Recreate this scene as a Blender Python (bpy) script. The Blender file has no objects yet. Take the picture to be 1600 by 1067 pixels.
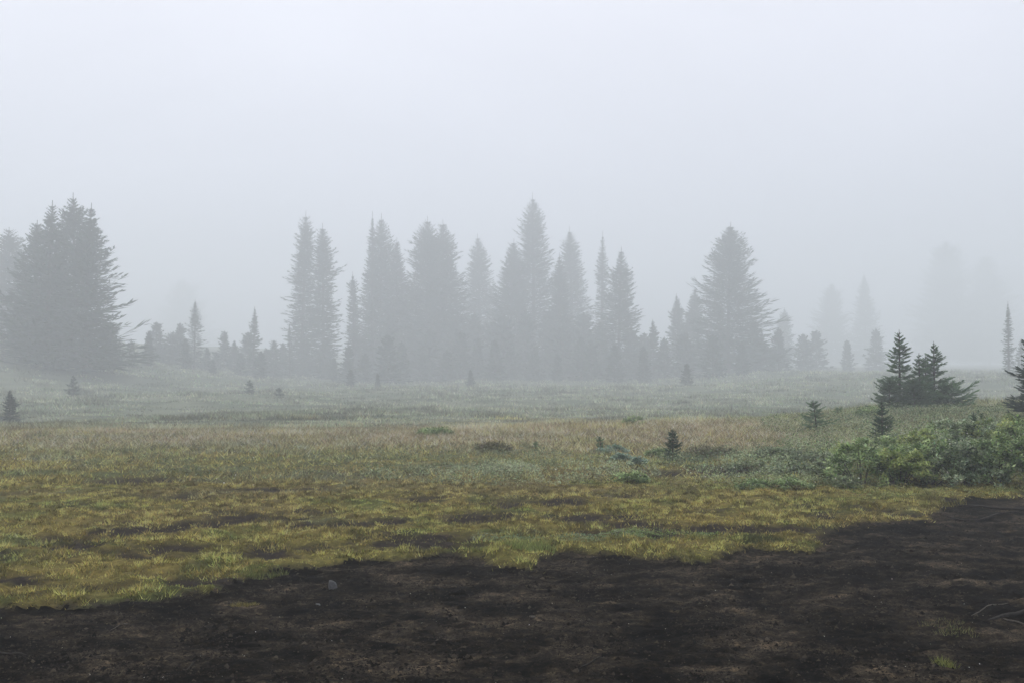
import bpy, math, random
import numpy as np
from mathutils import Vector
rad = math.radians
S = bpy.context.scene
COL = S.collection

# ------------------------------------------------------------------ camera, sky, sun, exposure
CAM_Z = 1.65
F_PX = 1556.0            # focal length in pixels of the 1600 wide photograph (35 mm lens)
PITCH = math.atan(51.5 / F_PX)
cam_d = bpy.data.cameras.new('camera'); cam = bpy.data.objects.new('camera', cam_d); COL.objects.link(cam)
cam_d.sensor_width = 36.0; cam_d.lens = 35.0; cam_d.clip_end = 2000; cam_d.clip_start = 0.1
cam.location = (0, 0, CAM_Z); cam.rotation_euler = (rad(90) + PITCH, 0, 0)
S.camera = cam

SUN_EL, SUN_AZ = 58, -35
W = bpy.data.worlds.new('World'); S.world = W; W.use_nodes = True
nt = W.node_tree; nt.nodes.clear()
N = nt.nodes.new; L = nt.links.new
out = N('ShaderNodeOutputWorld'); bg = N('ShaderNodeBackground'); bg.inputs[1].default_value = 0.1
sky = N('ShaderNodeTexSky'); sky.sky_type = 'NISHITA'; sky.sun_disc = False
sky.sun_elevation = rad(SUN_EL); sky.sun_rotation = rad(SUN_AZ); sky.air_density = 1; sky.dust_density = 4
hs = N('ShaderNodeHueSaturation'); hs.inputs['Saturation'].default_value = 0.35
# overcast deck over that sky: brighter towards the zenith, as under a thin cloud layer
tc = N('ShaderNodeTexCoord'); sx = N('ShaderNodeSeparateXYZ'); mr = N('ShaderNodeMapRange')
mr.inputs['From Min'].default_value = 0.0; mr.inputs['From Max'].default_value = 0.5
mr.interpolation_type = 'SMOOTHSTEP'
oc = N('ShaderNodeMix'); oc.data_type = 'RGBA'
oc.inputs[6].default_value = (6.9, 7.25, 8.7, 1); oc.inputs[7].default_value = (10.2, 10.2, 11.4, 1)
mx = N('ShaderNodeMix'); mx.data_type = 'RGBA'; mx.inputs[0].default_value = 0.9
L(tc.outputs['Generated'], sx.inputs[0]); L(sx.outputs[2], mr.inputs['Value']); L(mr.outputs[0], oc.inputs[0])
L(sky.outputs[0], hs.inputs['Color']); L(hs.outputs[0], mx.inputs[6]); L(oc.outputs[2], mx.inputs[7])
cn = N('ShaderNodeTexNoise'); cn.inputs['Scale'].default_value = 1.7; cn.inputs['Detail'].default_value = 5; cn.inputs['Roughness'].default_value = .55; cn.inputs['Distortion'].default_value = .6
cmap = N('ShaderNodeMapping'); cmap.inputs['Scale'].default_value = (1, 1, 2.6); L(tc.outputs['Generated'], cmap.inputs[0]); L(cmap.outputs[0], cn.inputs['Vector'])
cr = N('ShaderNodeMapRange'); cr.inputs['From Min'].default_value = .3; cr.inputs['From Max'].default_value = .7; cr.inputs['To Min'].default_value = .93; cr.inputs['To Max'].default_value = 1.07
cm_ = N('ShaderNodeVectorMath'); cm_.operation = 'SCALE'; L(cn.outputs[0], cr.inputs['Value']); L(mx.outputs[2], cm_.inputs[0]); L(cr.outputs[0], cm_.inputs['Scale'])
L(cm_.outputs[0], bg.inputs[0]); L(bg.outputs[0], out.inputs[0])

sd = bpy.data.lights.new('sun', 'SUN'); sd.energy = 1.3; sd.angle = rad(14); sd.color = (1, 0.97, 0.92)
sun = bpy.data.objects.new('sun', sd); COL.objects.link(sun)
az = rad(SUN_AZ)
sdir = Vector((math.sin(az) * math.cos(rad(SUN_EL)), math.cos(az) * math.cos(rad(SUN_EL)), math.sin(rad(SUN_EL))))
sun.rotation_euler = sdir.to_track_quat('Z', 'Y').to_euler()

S.view_settings.view_transform = 'Standard'; S.view_settings.look = 'None'
S.view_settings.exposure = 0.12; S.view_settings.gamma = 1.0; S.view_settings.use_curve_mapping = False
HAZE_DENSITY = 0.0050
S.cycles.max_bounces = 6; S.cycles.diffuse_bounces = 3; S.cycles.glossy_bounces = 2
S.cycles.transmission_bounces = 2; S.cycles.volume_bounces = 3; S.cycles.transparent_max_bounces = 4
S.cycles.use_denoising = True; S.cycles.denoising_prefilter = 'ACCURATE'; S.cycles.use_adaptive_sampling = False

# ------------------------------------------------------------------ helpers
def tag(o, label=None, cat=None, group=None, kind=None):
    if label: o['label'] = label
    if cat: o['category'] = cat
    if group: o['group'] = group
    if kind: o['kind'] = kind
    return o

def hsh(ix, iy, seed):
    h = (ix.astype(np.int64) * 374761393 + iy.astype(np.int64) * 668265263 + seed * 2147483647) & 0xFFFFFFFF
    h = ((h ^ (h >> 13)) * 1274126177) & 0xFFFFFFFF
    h = ((h ^ (h >> 16)) * 2246822519) & 0xFFFFFFFF
    return ((h ^ (h >> 15)) & 0xFFFFFF) / float(0xFFFFFF)

def vn(x, y, seed=0):
    x = np.asarray(x, float); y = np.asarray(y, float)
    ix = np.floor(x); iy = np.floor(y); fx = x - ix; fy = y - iy
    fx = fx * fx * (3 - 2 * fx); fy = fy * fy * (3 - 2 * fy)
    a = hsh(ix, iy, seed); b = hsh(ix + 1, iy, seed); c = hsh(ix, iy + 1, seed); d = hsh(ix + 1, iy + 1, seed)
    return (a + (b - a) * fx) * (1 - fy) + (c + (d - c) * fx) * fy

def fbm(x, y, seed=0, octv=4, gain=0.5):
    s = 0; a = 1; t = 0
    for k in range(octv):
        cs, sn = math.cos(k * 1.1 + 0.4), math.sin(k * 1.1 + 0.4)
        s = s + a * vn((x * cs - y * sn) * 2 ** k + 17 * k, (x * sn + y * cs) * 2 ** k - 9 * k, seed + k); t += a; a *= gain
    return s / t

def ss(v, a, b):
    t = np.clip((np.asarray(v, float) - a) / (b - a), 0, 1); return t * t * (3 - 2 * t)

# a ray of the photograph's lens: direction per metre of y
def ray(px, row):
    u = (px - 800) / F_PX; v = (533.5 - row) / F_PX
    c, s = math.cos(PITCH), math.sin(PITCH)
    fy = c - v * s; fz = s + v * c
    return u / fy, fz / fy
def at(px, row, D):
    a, b = ray(px, row); return a * D, D, CAM_Z + b * D
def flat(px, row, z=0.0):
    a, b = ray(px, row); D = (z - CAM_Z) / b; return a * D, D

# ------------------------------------------------------------------ terrain
EDGE = [(0, 945), (110, 938), (200, 930), (330, 914), (400, 896), (430, 886), (560, 871), (640, 864), (700, 861), (790, 872), (830, 879), (870, 862),
        (950, 857), (1010, 864), (1080, 872), (1130, 858), (1190, 848), (1260, 852), (1325, 818), (1390, 812), (1450, 804), (1478, 779), (1530, 775), (1600, 770)]
ew = [flat(*p) for p in EDGE]
EX = np.array([-60, -12] + [p[0] for p in ew] + [12, 60.]); EY = np.array([1.0, 4.6] + [p[1] for p in ew] + [16.2, 30.])
def edge_y(x):
    return np.interp(x, EX, EY)
def trail_amt(x, y):
    """positive inside the dirt, in metres from the turf edge"""
    e = edge_y(x) + (fbm(x * 2.2, y * 2.2, 5, 4, .6) - .5) * 0.75
    d = e - y + (fbm(x * 11, y * 11, 6, 3, .7) - .5) * .16
    d2 = y - (edge_y(x) - 14.5)
    return np.minimum(d, d2)
BARE = [(925, 806, .75, .3), (985, 818, .5, .22), (640, 845, .45, .16), (690, 846, .4, .2), (760, 806, .5, .35), (790, 783, .6, .3), (525, 818, .6, .28), (415, 862, .3, .3), (660, 775, .4, .3),
        (110, 850, .35, .22), (275, 852, .4, .12), (130, 914, .35, .1), (1010, 830, .7, .18), (1110, 826, .8, .25), (1290, 806, .4, .2), (1245, 826, .5, .14), (600, 812, .5, .2), (1390, 800, .5, .12),
        (1150, 735, .9, .7), (1060, 740, .5, .3), (215, 748, 1.0, .4), (430, 762, .8, .3), (870, 782, .5, .3), (1360, 792, .4, .15), (40, 905, .25, .12), (480, 855, .3, .15), (200, 822, .4, .12)]
BW = [(flat(a, b) + (c, d)) for a, b, c, d in BARE]
def bare_amt(x, y):
    v = (fbm(x * 0.75, y * 1.3, 31, 4, .55) - 0.575) * 5
    v = v * ss(y, 17, 13)
    for bx, by, rx, ry in BW:
        r = ((x - bx) / rx) ** 2 + ((y - by) / ry / 1.4) ** 2
        v = np.maximum(v, 1.15 - r * .62)
    # worn fringe along the trail
    v = np.maximum(v, 0.75 - (-trail_amt(x, y)) / 0.22)
    return np.clip(v + (fbm(x * 6, y * 6, 77, 3) - .5) * 1.3, 0, 1)
KD = 2.5                 # the far side lies this much farther out than a first estimate by tree size
FY = np.array([0, 25, 32, 45, 60, 85, 120, 170, 215, 300, 760.]); FZ = np.array([0, -.05, -.3, -.66, -.95, -1.05, -.65, -.3, 0, 1.5, 8.])
def ground(x, y, detail=True):
    x = np.asarray(x, float); y = np.asarray(y, float)
    near = 0.50 * ss(y, 12, 34) * ss(x, 5, 17) + 0.12 * ss(y, 22, 30) * ss(x, -4, 6)
    near = near + 0.10 * (fbm(x * .35, y * .35, 3, 3) - .5) * ss(y, 8, 16)
    far = np.interp(y, FY, FZ) + 9.0 * ss(-x, 30, 105) * ss(y, 66, 160) + (fbm(x * .06, y * .06, 8, 3) - .5) * 1.5 * ss(y, 26, 90)
    far = far + 1.9 * ss(x, 19, 57) * ss(y, 95, 170)
    s0 = 23 + 7 * ss(x, -3, 8) + 5 * ss(x, 8, 16)
    k = np.clip((y - s0) / 16, 0, 1); k = k * k * (3 - 2 * k)
    z = near * (1 - k) + far * k
    if detail:
        ta = trail_amt(x, y)
        step = ss(ta, -0.12, 0.14)
        hum = (fbm(x * 3.2, y * 3.2, 12, 4, .55) - .5) * 0.11 + (fbm(x * 9, y * 9, 14, 2) - .5) * 0.05
        hum = hum * ss(y, 40, 15)
        hum = hum - bare_amt(x, y) * 0.035
        r1 = fbm(x * 1.1, y * 1.9, 21, 3); r2 = 1 - np.abs(2 * fbm(x * 3.0, y * 5.0, 22, 4, .6) - 1); r3 = fbm(x * 11, y * 15, 25, 3, .75)
        dirt = -0.05 + (r1 - .5) * 0.07 + (r2 - .8) * 0.045 + (r3 - .5) * 0.05
        z = z + hum * (1 - step) + dirt * step
    return z
def gz(x, y): return float(ground(np.array([x]), np.array([y]))[0])

def lin_grow(a, b, d, lo, hi, g):
    mid = list(np.arange(a, b, d)); up = [b]; s = d
    while up[-1] < hi: s *= g; up.append(up[-1] + s)
    dn = [a]; s = d
    while dn[-1] > lo: s *= g; dn.append(dn[-1] - s)
    return np.array(dn[1:][::-1] + mid + up)

# ------------------------------------------------------------------ materials
def new_mat(name):
    m = bpy.data.materials.new(name); m.use_nodes = True; m.node_tree.nodes.clear(); return m, m.node_tree.nodes.new, m.node_tree.links.new
def ramp(Nn, stops):
    r = Nn('ShaderNodeValToRGB'); e = r.color_ramp.elements
    e[0].position, e[0].color = stops[0][0], (*stops[0][1], 1); e[1].position, e[1].color = stops[-1][0], (*stops[-1][1], 1)
    for p, c in stops[1:-1]:
        q = e.new(p); q.color = (*c, 1)
    return r
def noise(Nn, Ln, vec, scale, detail=6, rough=.6, dist=0):
    n = Nn('ShaderNodeTexNoise'); n.inputs['Scale'].default_value = scale; n.inputs['Detail'].default_value = detail
    n.inputs['Roughness'].default_value = rough; n.inputs['Distortion'].default_value = dist; Ln(vec, n.inputs['Vector']); return n
def dirt_material():
    m, n, l = new_mat('damp_soil')
    o = n('ShaderNodeOutputMaterial'); b = n('ShaderNodeBsdfPrincipled'); g = n('ShaderNodeNewGeometry')
    mp = n('ShaderNodeMapping'); mp.inputs['Scale'].default_value = (1, 1.5, 1); l(g.outputs['Position'], mp.inputs[0])
    n1 = noise(n, l, mp.outputs[0], 1.5, 8, .68, .35); n2 = noise(n, l, mp.outputs[0], 9, 8, .7, .3); n3 = noise(n, l, g.outputs['Position'], 48, 6, .85)
    r1 = ramp(n, [(.38, (.0028, .0023, .0015)), (.47, (.009, .0075, .005)), (.54, (.025, .0205, .0145)), (.66, (.066, .053, .037))]); l(n1.outputs[0], r1.inputs[0])
    r2 = ramp(n, [(.36, (.3, .3, .3)), (.5, (.95, .95, .95)), (.64, (1.9, 1.8, 1.65))]); l(n2.outputs[0], r2.inputs[0])
    r3 = ramp(n, [(.34, (.35, .35, .35)), (.52, (1, 1, 1)), (.66, (2.5, 2.4, 2.2))]); l(n3.outputs[0], r3.inputs[0])
    x1 = n('ShaderNodeMix'); x1.data_type = 'RGBA'; x1.blend_type = 'MULTIPLY'; x1.inputs[0].default_value = 1
    x2 = n('ShaderNodeMix'); x2.data_type = 'RGBA'; x2.blend_type = 'MULTIPLY'; x2.inputs[0].default_value = 1
    l(r1.outputs[0], x1.inputs[6]); l(r2.outputs[0], x1.inputs[7]); l(x1.outputs[2], x2.inputs[6]); l(r3.outputs[0], x2.inputs[7])
    l(x2.outputs[2], b.inputs['Base Color']); b.inputs['Roughness'].default_value = .95; b.inputs['Specular IOR Level'].default_value = .03
    bp = n('ShaderNodeBump'); bp.inputs['Strength'].default_value = .8; bp.inputs['Distance'].default_value = .03; l(n2.outputs[0], bp.inputs['Height'])
    bq = n('ShaderNodeBump'); bq.inputs['Strength'].default_value = .7; bq.inputs['Distance'].default_value = .008; l(n3.outputs[0], bq.inputs['Height']); l(bp.outputs[0], bq.inputs['Normal'])
    l(bq.outputs[0], b.inputs['Normal']); l(b.outputs[0], o.inputs[0]); return m
def turf_material():
    m, n, l = new_mat('mossy_turf')
    o = n('ShaderNodeOutputMaterial'); b = n('ShaderNodeBsdfPrincipled'); g = n('ShaderNodeNewGeometry'); a = n('ShaderNodeVertexColor'); a.layer_name = 'col'
    n2 = noise(n, l, g.outputs['Position'], 14, 6, .7, .3)
    r2 = ramp(n, [(.3, (.4, .4, .4)), (.55, (1, 1, 1)), (.75, (1.7, 1.6, 1.5))]); l(n2.outputs[0], r2.inputs[0])
    x1 = n('ShaderNodeMix'); x1.data_type = 'RGBA'; x1.blend_type = 'MULTIPLY'; x1.inputs[0].default_value = 1
    l(a.outputs[0], x1.inputs[6]); l(r2.outputs[0], x1.inputs[7]); l(x1.outputs[2], b.inputs['Base Color'])
    b.inputs['Roughness'].default_value = .95; b.inputs['Specular IOR Level'].default_value = .03
    bp = n('ShaderNodeBump'); bp.inputs['Strength'].default_value = .8; bp.inputs['Distance'].default_value = .03; l(n2.outputs[0], bp.inputs['Height'])
    l(bp.outputs[0], b.inputs['Normal']); l(b.outputs[0], o.inputs[0]); return m
def leaf_material(name, rough=.55, trans=.3, spec=.35, tint=(1, 1, 1)):
    m, n, l = new_mat(name)
    o = n('ShaderNodeOutputMaterial'); b = n('ShaderNodeBsdfPrincipled'); a = n('ShaderNodeVertexColor'); a.layer_name = 'col'
    b.inputs['Roughness'].default_value = rough; b.inputs['Specular IOR Level'].default_value = spec
    t = n('ShaderNodeBsdfTranslucent'); x = n('ShaderNodeMixShader'); x.inputs[0].default_value = trans
    c = n('ShaderNodeMix'); c.data_type = 'RGBA'; c.blend_type = 'MULTIPLY'; c.inputs[0].default_value = 1; c.inputs[7].default_value = (*tint, 1)
    l(a.outputs[0], c.inputs[6]); l(c.outputs[2], b.inputs['Base Color']); l(c.outputs[2], t.inputs[0])
    l(b.outputs[0], x.inputs[1]); l(t.outputs[0], x.inputs[2]); l(x.outputs[0], o.inputs[0]); return m
def plain_material(name, c1, c2, scale, rough=.85):
    m, n, l = new_mat(name)
    o = n('ShaderNodeOutputMaterial'); b = n('ShaderNodeBsdfPrincipled'); t = n('ShaderNodeTexCoord')
    n1 = noise(n, l, t.outputs['Object'], scale, 6, .7, .4); r = ramp(n, [(.35, c1), (.65, c2)]); l(n1.outputs[0], r.inputs[0]); l(r.outputs[0], b.inputs['Base Color'])
    b.inputs['Roughness'].default_value = rough; b.inputs['Specular IOR Level'].default_value = .25
    bp = n('ShaderNodeBump'); bp.inputs['Strength'].default_value = .6; bp.inputs['Distance'].default_value = .01; l(n1.outputs[0], bp.inputs['Height']); l(bp.outputs[0], b.inputs['Normal'])
    l(b.outputs[0], o.inputs[0]); return m
M_DIRT = dirt_material(); M_TURF = turf_material()
M_GRASS = leaf_material('grass_blades', .6, .25, .12); M_LEAF = leaf_material('shrub_leaves', .5, .22, .22); M_NEEDLE = leaf_material('fir_needles', .6, .28, .12)
M_BARK = plain_material('bark', (.035, .028, .022), (.10, .085, .07), 9); M_WOOD = plain_material('weathered_wood', (.035, .03, .024), (.11, .095, .075), 30)
M_DARKWOOD = plain_material('wet_dark_root', (.012, .010, .008), (.035, .028, .022), 25)
M_STONE = plain_material('grey_stone', (.05, .05, .05), (.13, .132, .132), 14); M_CRUMB = leaf_material('soil_crumb', .9, 0, .03); M_PALE = plain_material('pale_fleck', (.30, .29, .25), (.6, .58, .5), 40)

# ------------------------------------------------------------------ mesh makers
def mesh_np(name, verts, faces, mat, col=None, smooth=False):
    me = bpy.data.meshes.new(name)
    verts = np.ascontiguousarray(verts, np.float32); faces = np.ascontiguousarray(faces, np.int32)
    nf, k = faces.shape
    me.vertices.add(len(verts)); me.vertices.foreach_set('co', verts.ravel())
    me.loops.add(nf * k); me.loops.foreach_set('vertex_index', faces.ravel())
    me.polygons.add(nf); me.polygons.foreach_set('loop_start', np.arange(0, nf * k, k, dtype=np.int32)); me.polygons.foreach_set('loop_total', np.full(nf, k, np.int32))
    if smooth: me.polygons.foreach_set('use_smooth', np.ones(nf, bool))
    me.update(calc_edges=True)
    if col is not None:
        ca = me.color_attributes.new('col', 'FLOAT_COLOR', 'POINT')
        c = np.ones((len(verts), 4), np.float32); c[:, :3] = col; ca.data.foreach_set('color', c.ravel())
    me.materials.append(mat); return me
def link(name, me, parent=None, loc=(0, 0, 0), rz=0.0):
    o = bpy.data.objects.new(name, me); COL.objects.link(o); o.location = loc; o.rotation_euler = (0, 0, rz); o.parent = parent; return o

def vmix(a, b, t): return np.asarray(a)[None, :] * (1 - t[:, None]) + np.asarray(b)[None, :] * t[:, None]
STRAW = (.31, .25, .105); YELLOW = (.41, .335, .105); OLIVE = (.29, .26, .08); GREEN = (.19, .235, .07); PALE = (.22, .26, .14); PINK = (.42, .335, .215); GREYGR = (.19, .225, .11); BROWN = (.11, .075, .038)
def meadow_col(x, y, rng=None):
    """the plants' own colour over the meadow"""
    n1 = fbm(x * .8, y * 1.0, 41, 5, .75); n2 = fbm(x * 1.3, y * 1.6, 42, 5, .75); n3 = fbm(x * .28, y * .5, 43, 3)
    if rng is not None: n1 = n1 + rng.normal(0, .09, len(x)); n2 = n2 + rng.normal(0, .09, len(x))
    c = vmix(OLIVE, YELLOW, ss(n1, .36, .60))
    t = (ss(n2, .52, .66) * .8)[:, None]; c = c * (1 - t) + np.array(GREEN) * t
    t = (ss(n3, .5, .66) * .6 * ss(y, 8, 14))[:, None]; c = c * (1 - t) + np.array(STRAW) * t
    # greener rim along the trail
    t = (ss(y - edge_y(x), 1.1, .1) * .3 * ss(x, -3, -1) * ss(x, 4, 2))[:, None]; c = c * (1 - t) + np.array((.13, .19, .045)) * t
    # grey green herbs, then the straw and rust band on the crest, then herbs beyond, paled by painted haze
    t = (ss(y, 14, 18) * ss(n2, .42, .56) * .7)[:, None]; c = c * (1 - t) + np.array(GREYGR) * t
    band = ss(y, 19.5, 25) * ss(y, 60, 34) * (0.2 + .8 * ss(n1, .38, .55))
    g = vmix((.12, .17, .06), (.30, .33, .15), ss(n1, .38, .6)); t = (ss(x, 5.5, 8) * ss(y, 14, 17))[:, None]; c = c * (1 - t) + g * t
    band = band * (1 - .8 * ss(x, 6.5, 9))
    t = band[:, None]; c = c * (1 - t) + np.array(PINK) * t
    c = c * (1 + .35 * ss(y, 15, 22))[:, None]  # brightened with distance: haze put into the plant colour
    t = ss(y + (n2 - .5) * 70 + (n3 - .5) * 60 + 15 * ss(-x, -2, 10), 30, 62)[:, None]; g = vmix((.17, .205, .13), (.28, .305, .205), ss(n3, .4, .6)); c = c * (1 - t) + g * t  # far plants paler and greyer, standing in for thicker haze
    return c

def blades(x, y, h, w, lean, col, rng, z=None, jitter=.35, tipmix=.25):
    """one triangle per blade, bent from the ground outwards"""
    n = len(x); a = rng.uniform(0, 2 * np.pi, n); b = rng.uniform(0, 2 * np.pi, n)
    z = ground(x, y) if z is None else z
    ln = h * lean * rng.uniform(.3, 1.5, n)
    v = np.empty((n, 3, 3)); dx, dy = np.cos(b) * w / 2, np.sin(b) * w / 2
    v[:, 0] = np.stack([x - dx, y - dy, z - .012], 1); v[:, 1] = np.stack([x + dx, y + dy, z - .012], 1)
    v[:, 2] = np.stack([x + np.cos(a) * ln, y + np.sin(a) * ln, z + h], 1)
    c = col * (1 + rng.normal(0, jitter, (n, 1)) * .9).clip(.3, 2.0) * (1 + rng.normal(0, .07, (n, 3)))
    c = c.clip(.005, .7); cc = np.repeat(c[:, None, :], 3, 1); cc[:, 2] = cc[:, 2] * (1 - tipmix) + np.array((.30, .25, .10)) * tipmix
    return v.reshape(-1, 3), cc.reshape(-1, 3)
def tri_faces(nv): return np.arange(nv, dtype=np.int32).reshape(-1, 3)

# ------------------------------------------------------------------ ground sheets
def make_terrain():
    xs = lin_grow(-4.6, 7.6, .036, -560, 560, 1.045); ys = lin_grow(4.9, 9.8, .032, -60, 560, 1.029)
    X, Y = np.meshgrid(xs, ys); sh = X.shape; x = X.ravel(); y = Y.ravel()
    z = ground(x, y); V = np.stack([x, y, z], 1)
    nx = sh[1]; i = np.arange(sh[0] - 1)[:, None] * nx + np.arange(nx - 1)[None, :]; i = i.ravel()
    Fq = np.stack([i, i + 1, i + nx + 1, i + nx], 1)
    fx = x[Fq].mean(1); fy = y[Fq].mean(1); inside = trail_amt(fx, fy) > 0
    c = meadow_col(x, y) * (.42 + .25 * ss(y, 20, 60))[:, None]; b = bare_amt(x, y)[:, None]; c = c * (1 - b) + np.array((.030, .024, .019)) * b  # ground colour also lightened farther out as painted haze
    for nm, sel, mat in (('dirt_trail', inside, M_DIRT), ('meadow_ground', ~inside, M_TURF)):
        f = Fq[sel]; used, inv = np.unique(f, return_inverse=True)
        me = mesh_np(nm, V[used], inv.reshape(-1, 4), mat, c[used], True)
        link(nm, me)['kind'] = 'structure'
make_terrain()

# ------------------------------------------------------------------ grass
def scatter(rng, n, y0, y1, half=.56, x0=None, x1=None):
    y = np.sqrt(rng.uniform(y0 ** 2, y1 ** 2, n)); x = rng.uniform(-1, 1, n) * (half * y + 1.2)
    return x, y
def make_grass():
    rng = np.random.default_rng(7); VV = []; CC = []
    for (n, y0, y1, h0, w0, lean) in ((560000, 6.2, 15.5, .022, .0100, 1.1), (330000, 15, 34, .045, .015, 1.3)):
        x, y = scatter(rng, n, y0, y1)
        ta = trail_amt(x, y); keep = rng.uniform(0, 1, n) < np.exp(-np.maximum(ta + .06, 0) / .055)
        clump = fbm(x * 4.5, y * 4.5, 51, 3, .6); b = bare_amt(x, y)
        keep &= rng.uniform(0, 1, n) < (ss(clump, .30, .52) * .8 + .2) * (1 - .93 * b)
        x, y, clump, ta = x[keep], y[keep], clump[keep], ta[keep]
        h = h0 * (.45 + 1.5 * ss(clump, .35, .72)) * rng.uniform(.5, 1.4, len(x))
        h *= 1 + .8 * ss(y, 18, 24)
        f1 = fbm(x * 13, y * 13, 57, 2, .6); f2 = fbm(x * 4, y * 6, 58, 2, .6)
        mc = meadow_col(x, y, rng) * (.27 + 1.35 * ss(f1, .3, .68) * (.55 + .95 * ss(f2, .3, .65)))[:, None]
        v, c = blades(x, y, h, w0 * rng.uniform(.6, 1.5, len(x)), lean, mc, rng)
        VV.append(v); CC.append(c)
    # tall straw stems on the crest
    x, y = scatter(rng, 16000, 18, 40); k = rng.uniform(0, 1, len(x)) < ss(fbm(x * .6, y * .6, 61, 3), .4, .6); x, y = x[k], y[k]
    v, c = blades(x, y, rng.uniform(.06, .22, len(x)), np.full(len(x), .011), .4, vmix(PINK, STRAW, rng.uniform(0, 1, len(x))), rng); VV.append(v); CC.append(c)
    V = np.concatenate(VV); me = mesh_np('grass', V, tri_faces(len(V)), M_GRASS, np.concatenate(CC)); o = link('grass', me)
    tag(o, 'short matted yellow green meadow grass behind the dark dirt trail', 'grass', kind='stuff')
    # far meadow beyond the crest
    VV = []; CC = []
    n = 260000; y = 27 * (250 / 27.) ** rng.uniform(0, 1, n); x = rng.uniform(-1, 1, n) * (.56 * y + 3)
    cl = fbm(x * .3, y * .3, 71, 4, .6); k = rng.uniform(0, 1, n) < ss(cl, .3, .6); x, y, cl = x[k], y[k], cl[k]
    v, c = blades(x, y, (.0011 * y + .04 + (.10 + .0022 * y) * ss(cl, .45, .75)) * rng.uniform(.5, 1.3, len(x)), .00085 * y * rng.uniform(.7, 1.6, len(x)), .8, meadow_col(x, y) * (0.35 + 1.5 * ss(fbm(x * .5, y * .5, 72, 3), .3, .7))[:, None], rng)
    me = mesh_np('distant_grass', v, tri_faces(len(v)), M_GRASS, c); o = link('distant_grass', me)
    tag(o, 'rough green grass and herbs fading into the mist beyond the straw coloured crest', 'grass', kind='stuff')
make_grass()

# ------------------------------------------------------------------ leafy plants
def leaf_quads(P, size, colr, rng, up=.72, aspect=.55):
    """a rhombic leaf at each point"""
    n = len(P); d = rng.normal(0, 1, (n, 3)); d[:, 2] = np.abs(d[:, 2]) * .6; d /= np.linalg.norm(d, axis=1)[:, None]
    nrm = rng.normal(0, 1, (n, 3)) * (1 - up) + np.array((0, 0, 1.)) * up * 1.6
    s = np.cross(d, nrm); s /= np.linalg.norm(s, axis=1)[:, None] + 1e-9
    sz = size[:, None]
    v = np.empty((n, 4, 3)); v[:, 0] = P; v[:, 1] = P + d * sz * .5 + s * sz * aspect * .5; v[:, 2] = P + d * sz; v[:, 3] = P + d * sz * .5 - s * sz * aspect * .5
    c = colr * (1 + rng.normal(0, .22, (n, 1))).clip(.4, 1.8) * (1 + rng.normal(0, .06, (n, 3)))
    return v.reshape(-1, 3), np.repeat(c.clip(.004, .7)[:, None, :], 4, 1).reshape(-1, 3)
def quad_faces(nv): return np.arange(nv, dtype=np.int32).reshape(-1, 4)
def tube(pts, rads, sides=5):
    pts = np.asarray(pts, float); V = []; Fc = []
    n = len(pts)
    for i in range(n):
        t = pts[min(i + 1, n - 1)] - pts[max(i - 1, 0)]; t /= np.linalg.norm(t) + 1e-9
        a = np.cross(t, (0.3, 0.9, 0.2)); a /= np.linalg.norm(a) + 1e-9; b = np.cross(t, a)
        for k in range(sides):
            q = 2 * np.pi * k / sides; V.append(pts[i] + (a * np.cos(q) + b * np.sin(q)) * rads[i])
    for i in range(n - 1):
        for k in range(sides): Fc.append((i * sides + k, i * sides + (k + 1) % sides, (i + 1) * sides + (k + 1) % sides, (i + 1) * sides + k))
    return np.array(V), np.array(Fc)
def tubes(lst, sides=5):
    V = []; Fc = []; o = 0
    for p, r in lst:
        v, f = tube(p, r, sides); V.append(v); Fc.append(f + o); o += len(v)
    return np.concatenate(V), np.concatenate(Fc)

def shrub_meshes(seed, rx, ry, h, nleaf, leaf, c1, c2, nclump=45, rosette=0):
    rng = np.random.default_rng(seed)
    a = rng.uniform(0, 2 * np.pi, nclump); r = np.sqrt(rng.uniform(0, 1, nclump)); e = np.sqrt(np.clip(1 - r ** 2, 0, 1))
    ctr = np.stack([np.cos(a) * r * rx, np.sin(a) * r * ry, h * (e * rng.uniform(.45, 1.0, nclump)) + .02], 1)
    k = rng.integers(0, nclump, nleaf); cs = .11 * (rx + ry) / 2 + .035
    off = rng.normal(0, 1, (nleaf, 3)); off /= np.linalg.norm(off, axis=1)[:, None]; off *= (rng.uniform(0, 1, (nleaf, 1)) ** .5) * cs * np.array((1, 1, .75))
    P = ctr[k] + off; P[:, 2] = np.maximum(P[:, 2], .01)
    t = rng.uniform(-.1, 1, nclump)[k]; t = np.clip(t + rng.normal(0, .22, nleaf), 0, 1)
    c = vmix(c1, c2, t)
    v, cc = leaf_quads(P, leaf * rng.uniform(.6, 1.4, nleaf), c, rng)
    st = []
    for q in range(min(8, nclump)):
        e = ctr[q]; st.append(([(e[0] * .15, e[1] * .15, -.05), (e[0] * .6, e[1] * .6, e[2] * .55), tuple(e)], [.008, .006, .003]))
    tv, tf = tubes(st, 4)
    return mesh_np('foliage', v, quad_faces(len(v)), M_LEAF, cc), mesh_np('stems', tv, tf, M_BARK)
def shrub(name, x, y, args, label, cat='shrub', group=None, meshes=None, rz=0, s=1, dz=0):
    fo, st = meshes or shrub_meshes(*args)
    e = link(name, None, loc=(x, y, gz(x, y) + dz), rz=rz); e.scale = (s, s, s)
    tag(e, label, cat, group); link('foliage', fo, e); link('stems', st, e); return e
HUC1, HUC2 = (.09, .15, .045), (.42, .53, .23); DK1, DK2 = (.10, .16, .06), (.42, .52, .27); YG1, YG2 = (.14, .20, .045), (.44, .50, .17); SIL1, SIL2 = (.14, .22, .15), (.30, .40, .30)
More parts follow.
